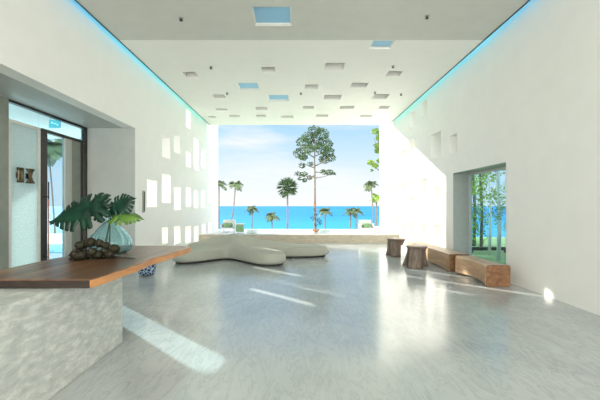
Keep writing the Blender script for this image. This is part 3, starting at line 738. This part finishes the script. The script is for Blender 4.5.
# tree at right wall end
Y = 26; t = empty('leafy_tree', (pxyz(383,0,Y)[0], Y, G)); ox = t.location.x
bm = bmesh.new(); tube(bm, [L(383,258), L(383,200), L(381,165), L(378,135)], [.13,.1,.07,.03], 8)
tube(bm, [L(381.5,172), L(374,166,.2), L(369,160,-.2)], [.05,.03,.015], 6); tube(bm, [L(380,152), L(376,145), L(374,138)], [.04,.03,.015], 6)
link('trunk', bm, 'bark', t, True)
cl = []
for px, py, r in ((375,132,4),(379,138,4.5),(375,146,2.6),(379,150,4),(370,163,3.6),(375,166,3.2),(379,161,3),(382,144,4),(383,168,4),(372,170,1.5),(384,131,4)):
    p = L(px, py, R.uniform(-.3,.3)); cl.append((p[0],p[1],p[2],r*Y/F))
bm = bmesh.new(); leafcloud(bm, cl, 1100, .11, random.Random(5)); link('foliage', bm, 'bright_leaf', t)
tag(t, 'leafy tree rising behind the right wall end', 'tree')
t = empty('leafy_tree', (-9.9, 16.0, -.02)); bm = bmesh.new(); tube(bm, [(0,0,0),(.05,0,2),(0,0,4),(0,.1,6)], [.12,.1,.08,.03], 8); link('trunk', bm, 'bark', t, True)  # tree added out of view to stop sun beams through the left wall
bm = bmesh.new(); leafcloud(bm, [(0,0,6.3,1.0),(.3,-.4,6.6,.8),(-.2,.5,6.7,.9)], 1500, .13, random.Random(12)); link('foliage', bm, 'tree_leaf', t)
tag(t, 'added unseen tree outside the left wall, blocking sun from the openings', 'tree')
# bowl planter
Y = 16.6; t = empty('bowl_planter', (pxyz(316,0,Y)[0], Y, .325)); 
bm = bmesh.new(); lathe(bm, [(.07,0.001),(.09,.02),(.15,.07),(.175,.13),(.185,.135),(.165,.125),(.13,.09),(.02,.085)], 28); link('bowl', bm, 'terracotta', t, True)
tag(t, 'terracotta bowl at the pool edge before the tall tree', 'planter')
t = empty('climbing_plant', (pxyz(316,0,Y)[0], Y, .41)); rnd = random.Random(9)
bm = bmesh.new(); tube(bm, [(0,0,0.006),(-.03,0,.4),(.0,.02,.8),(-.05,0,1.28)], [.02,.018,.015,.01], 8); link('stem', bm, 'bark', t, True)
bm = bmesh.new(); leafcloud(bm, [(.0,0,.25,.09),(-.12,0,.58,.11),(.14,0,.48,.13),(-.02,0,.75,.10),(.22,.02,.34,.08),(-.24,0,.60,.06),(-.04,0,1.0,.08)], 260, .035, rnd, 1); link('foliage', bm, 'tree_leaf', t)
for c_, n_ in (((-.05,0,1.27,.075),50),((.0,0,1.05,.04),16),((-.02,0,.9,.03),10)):
    bm = bmesh.new(); leafcloud(bm, [c_], n_, .028, rnd, 1.2); link('flower', bm, 'orange', t)
tag(t, 'tall leafy plant with orange flowers growing in the bowl', 'plant')
# outside the right window
for px, Y, r, lab, mt in ((498.5,10.6,.055,'thick white trunked young tree nearest the right window jamb','white_bark'),(489.5,12,.045,'thin pale trunked tree in the middle of the right window','white_bark'),(481,13,.05,'pale trunked tree left in the right window','bark'),(474,14.5,.06,'leafy tree at the left edge of the right window','bark')):
    x = (px-CX)*Y/F; t = empty('young_tree', (x, Y, -.1))
    bm = bmesh.new(); tube(bm, [(0,0,0),(.04,0,1.5),(-.03,.02,3),(.02,0,4.6)], [r*1.15,r,r*.85,r*.4], 10)
    tube(bm, [(0,0,1.9),(.25,.1,2.4),(.4,.1,3.0)], [.02,.014,.006], 6); tube(bm, [(0,0,1.3),(-.3,.1,1.7),(-.42,.1,2.3)], [.02,.014,.006], 6)
    link('trunk', bm, mt, t, True)
    rnd = random.Random(int(px)); cl = [(rnd.uniform(-.5,.4), rnd.uniform(-.3,.3), rnd.uniform(.6,4.2), rnd.uniform(.16,.34)) for _ in range(8)]
    if px < 485: cl += [(rnd.uniform(-.5,.4), 0, z, .42) for z in (.5,1.1,2.5,2.9,3.3)]
    bm = bmesh.new(); leafcloud(bm, cl, 800 if px < 485 else 380, .06, rnd); link('foliage', bm, 'garden_leaf', t)
    tag(t, lab, 'tree', 'young trees outside the right window')
bm = bmesh.new(); box(bm, 4.95, 11, 12.4, 12.46, -.02, .10)
for x in (5.2,6.4,7.6,8.8,10.0): box(bm, x-.03, x+.03, 12.4, 12.46, -.1, -.02)
tag(link('low_rail', bm, 'shadow_gap'), 'dark low rail in the garden outside the right window', 'rail')

# ---------------------------------------------------------------- world and sun
w = bpy.data.worlds.new('sky'); S.world = w; w.use_nodes = True; nt = w.node_tree; nt.nodes.clear()
o = nt.nodes.new('ShaderNodeOutputWorld'); bg = nt.nodes.new('ShaderNodeBackground')
tc = nt.nodes.new('ShaderNodeTexCoord'); sep = nt.nodes.new('ShaderNodeSeparateXYZ'); nt.links.new(tc.outputs['Generated'], sep.inputs[0])
col = ramp(nt, sep.outputs['Z'], [(0,(.92,.94,.97)),(.07,(.84,.91,.98)),(.16,(.58,.79,.96)),(.24,(.40,.68,.94)),(.6,(.33,.58,.92))])
n1 = noise(nt, tex_coord(nt, (1,1,5), kind='Generated'), 3.0, 6, .55)
cm = ramp(nt, n1, [(.45,(0,0,0)),(.70,(.8,.8,.8))]); bw = nt.nodes.new('ShaderNodeRGBToBW'); nt.links.new(cm, bw.inputs[0])
col = mixc(nt, bw.outputs[0], col, (.95,.95,.97))
# the sky behind the building (landward) is made brighter and warmer, an added fill for the hall
mr = nt.nodes.new('ShaderNodeMapRange'); mr.inputs['From Min'].default_value = .35; mr.inputs['From Max'].default_value = -.5
mr.inputs['To Min'].default_value = .95; mr.inputs['To Max'].default_value = 5.7; nt.links.new(sep.outputs['Y'], mr.inputs['Value'])
mc = nt.nodes.new('ShaderNodeMapRange'); mc.inputs['From Min'].default_value = .3; mc.inputs['From Max'].default_value = -.4; nt.links.new(sep.outputs['Y'], mc.inputs['Value'])
col = mixc(nt, mc.outputs['Result'], col, (1.0,.985,.935))
nt.links.new(col, bg.inputs['Color']); nt.links.new(mr.outputs['Result'], bg.inputs['Strength']); nt.links.new(bg.outputs[0], o.inputs[0])
ld = bpy.data.lights.new('sun', 'SUN'); ld.energy = 9.0; ld.angle = math.radians(.5); ld.color = (1,.95,.86)
lo = bpy.data.objects.new('sun', ld); COL.objects.link(lo); lo.rotation_euler = Vector((1,-.93,-.47)).to_track_quat('-Z','Y').to_euler(); lo.location = (-10,20,12)

# ---------------------------------------------------------------- camera
cd = bpy.data.cameras.new('camera'); co = bpy.data.objects.new('camera', cd); COL.objects.link(co)
cd.sensor_width = 36; cd.lens = 36*F/600; cd.shift_x = 3/600; cd.shift_y = 6/600; cd.clip_end = 20000; cd.clip_start = .05
co.location = (0,0,EYE); co.rotation_euler = (PI/2,0,0); S.camera = co
S.view_settings.view_transform = 'Standard'; S.view_settings.look = 'None'; S.view_settings.gamma = 1; S.view_settings.exposure = .2
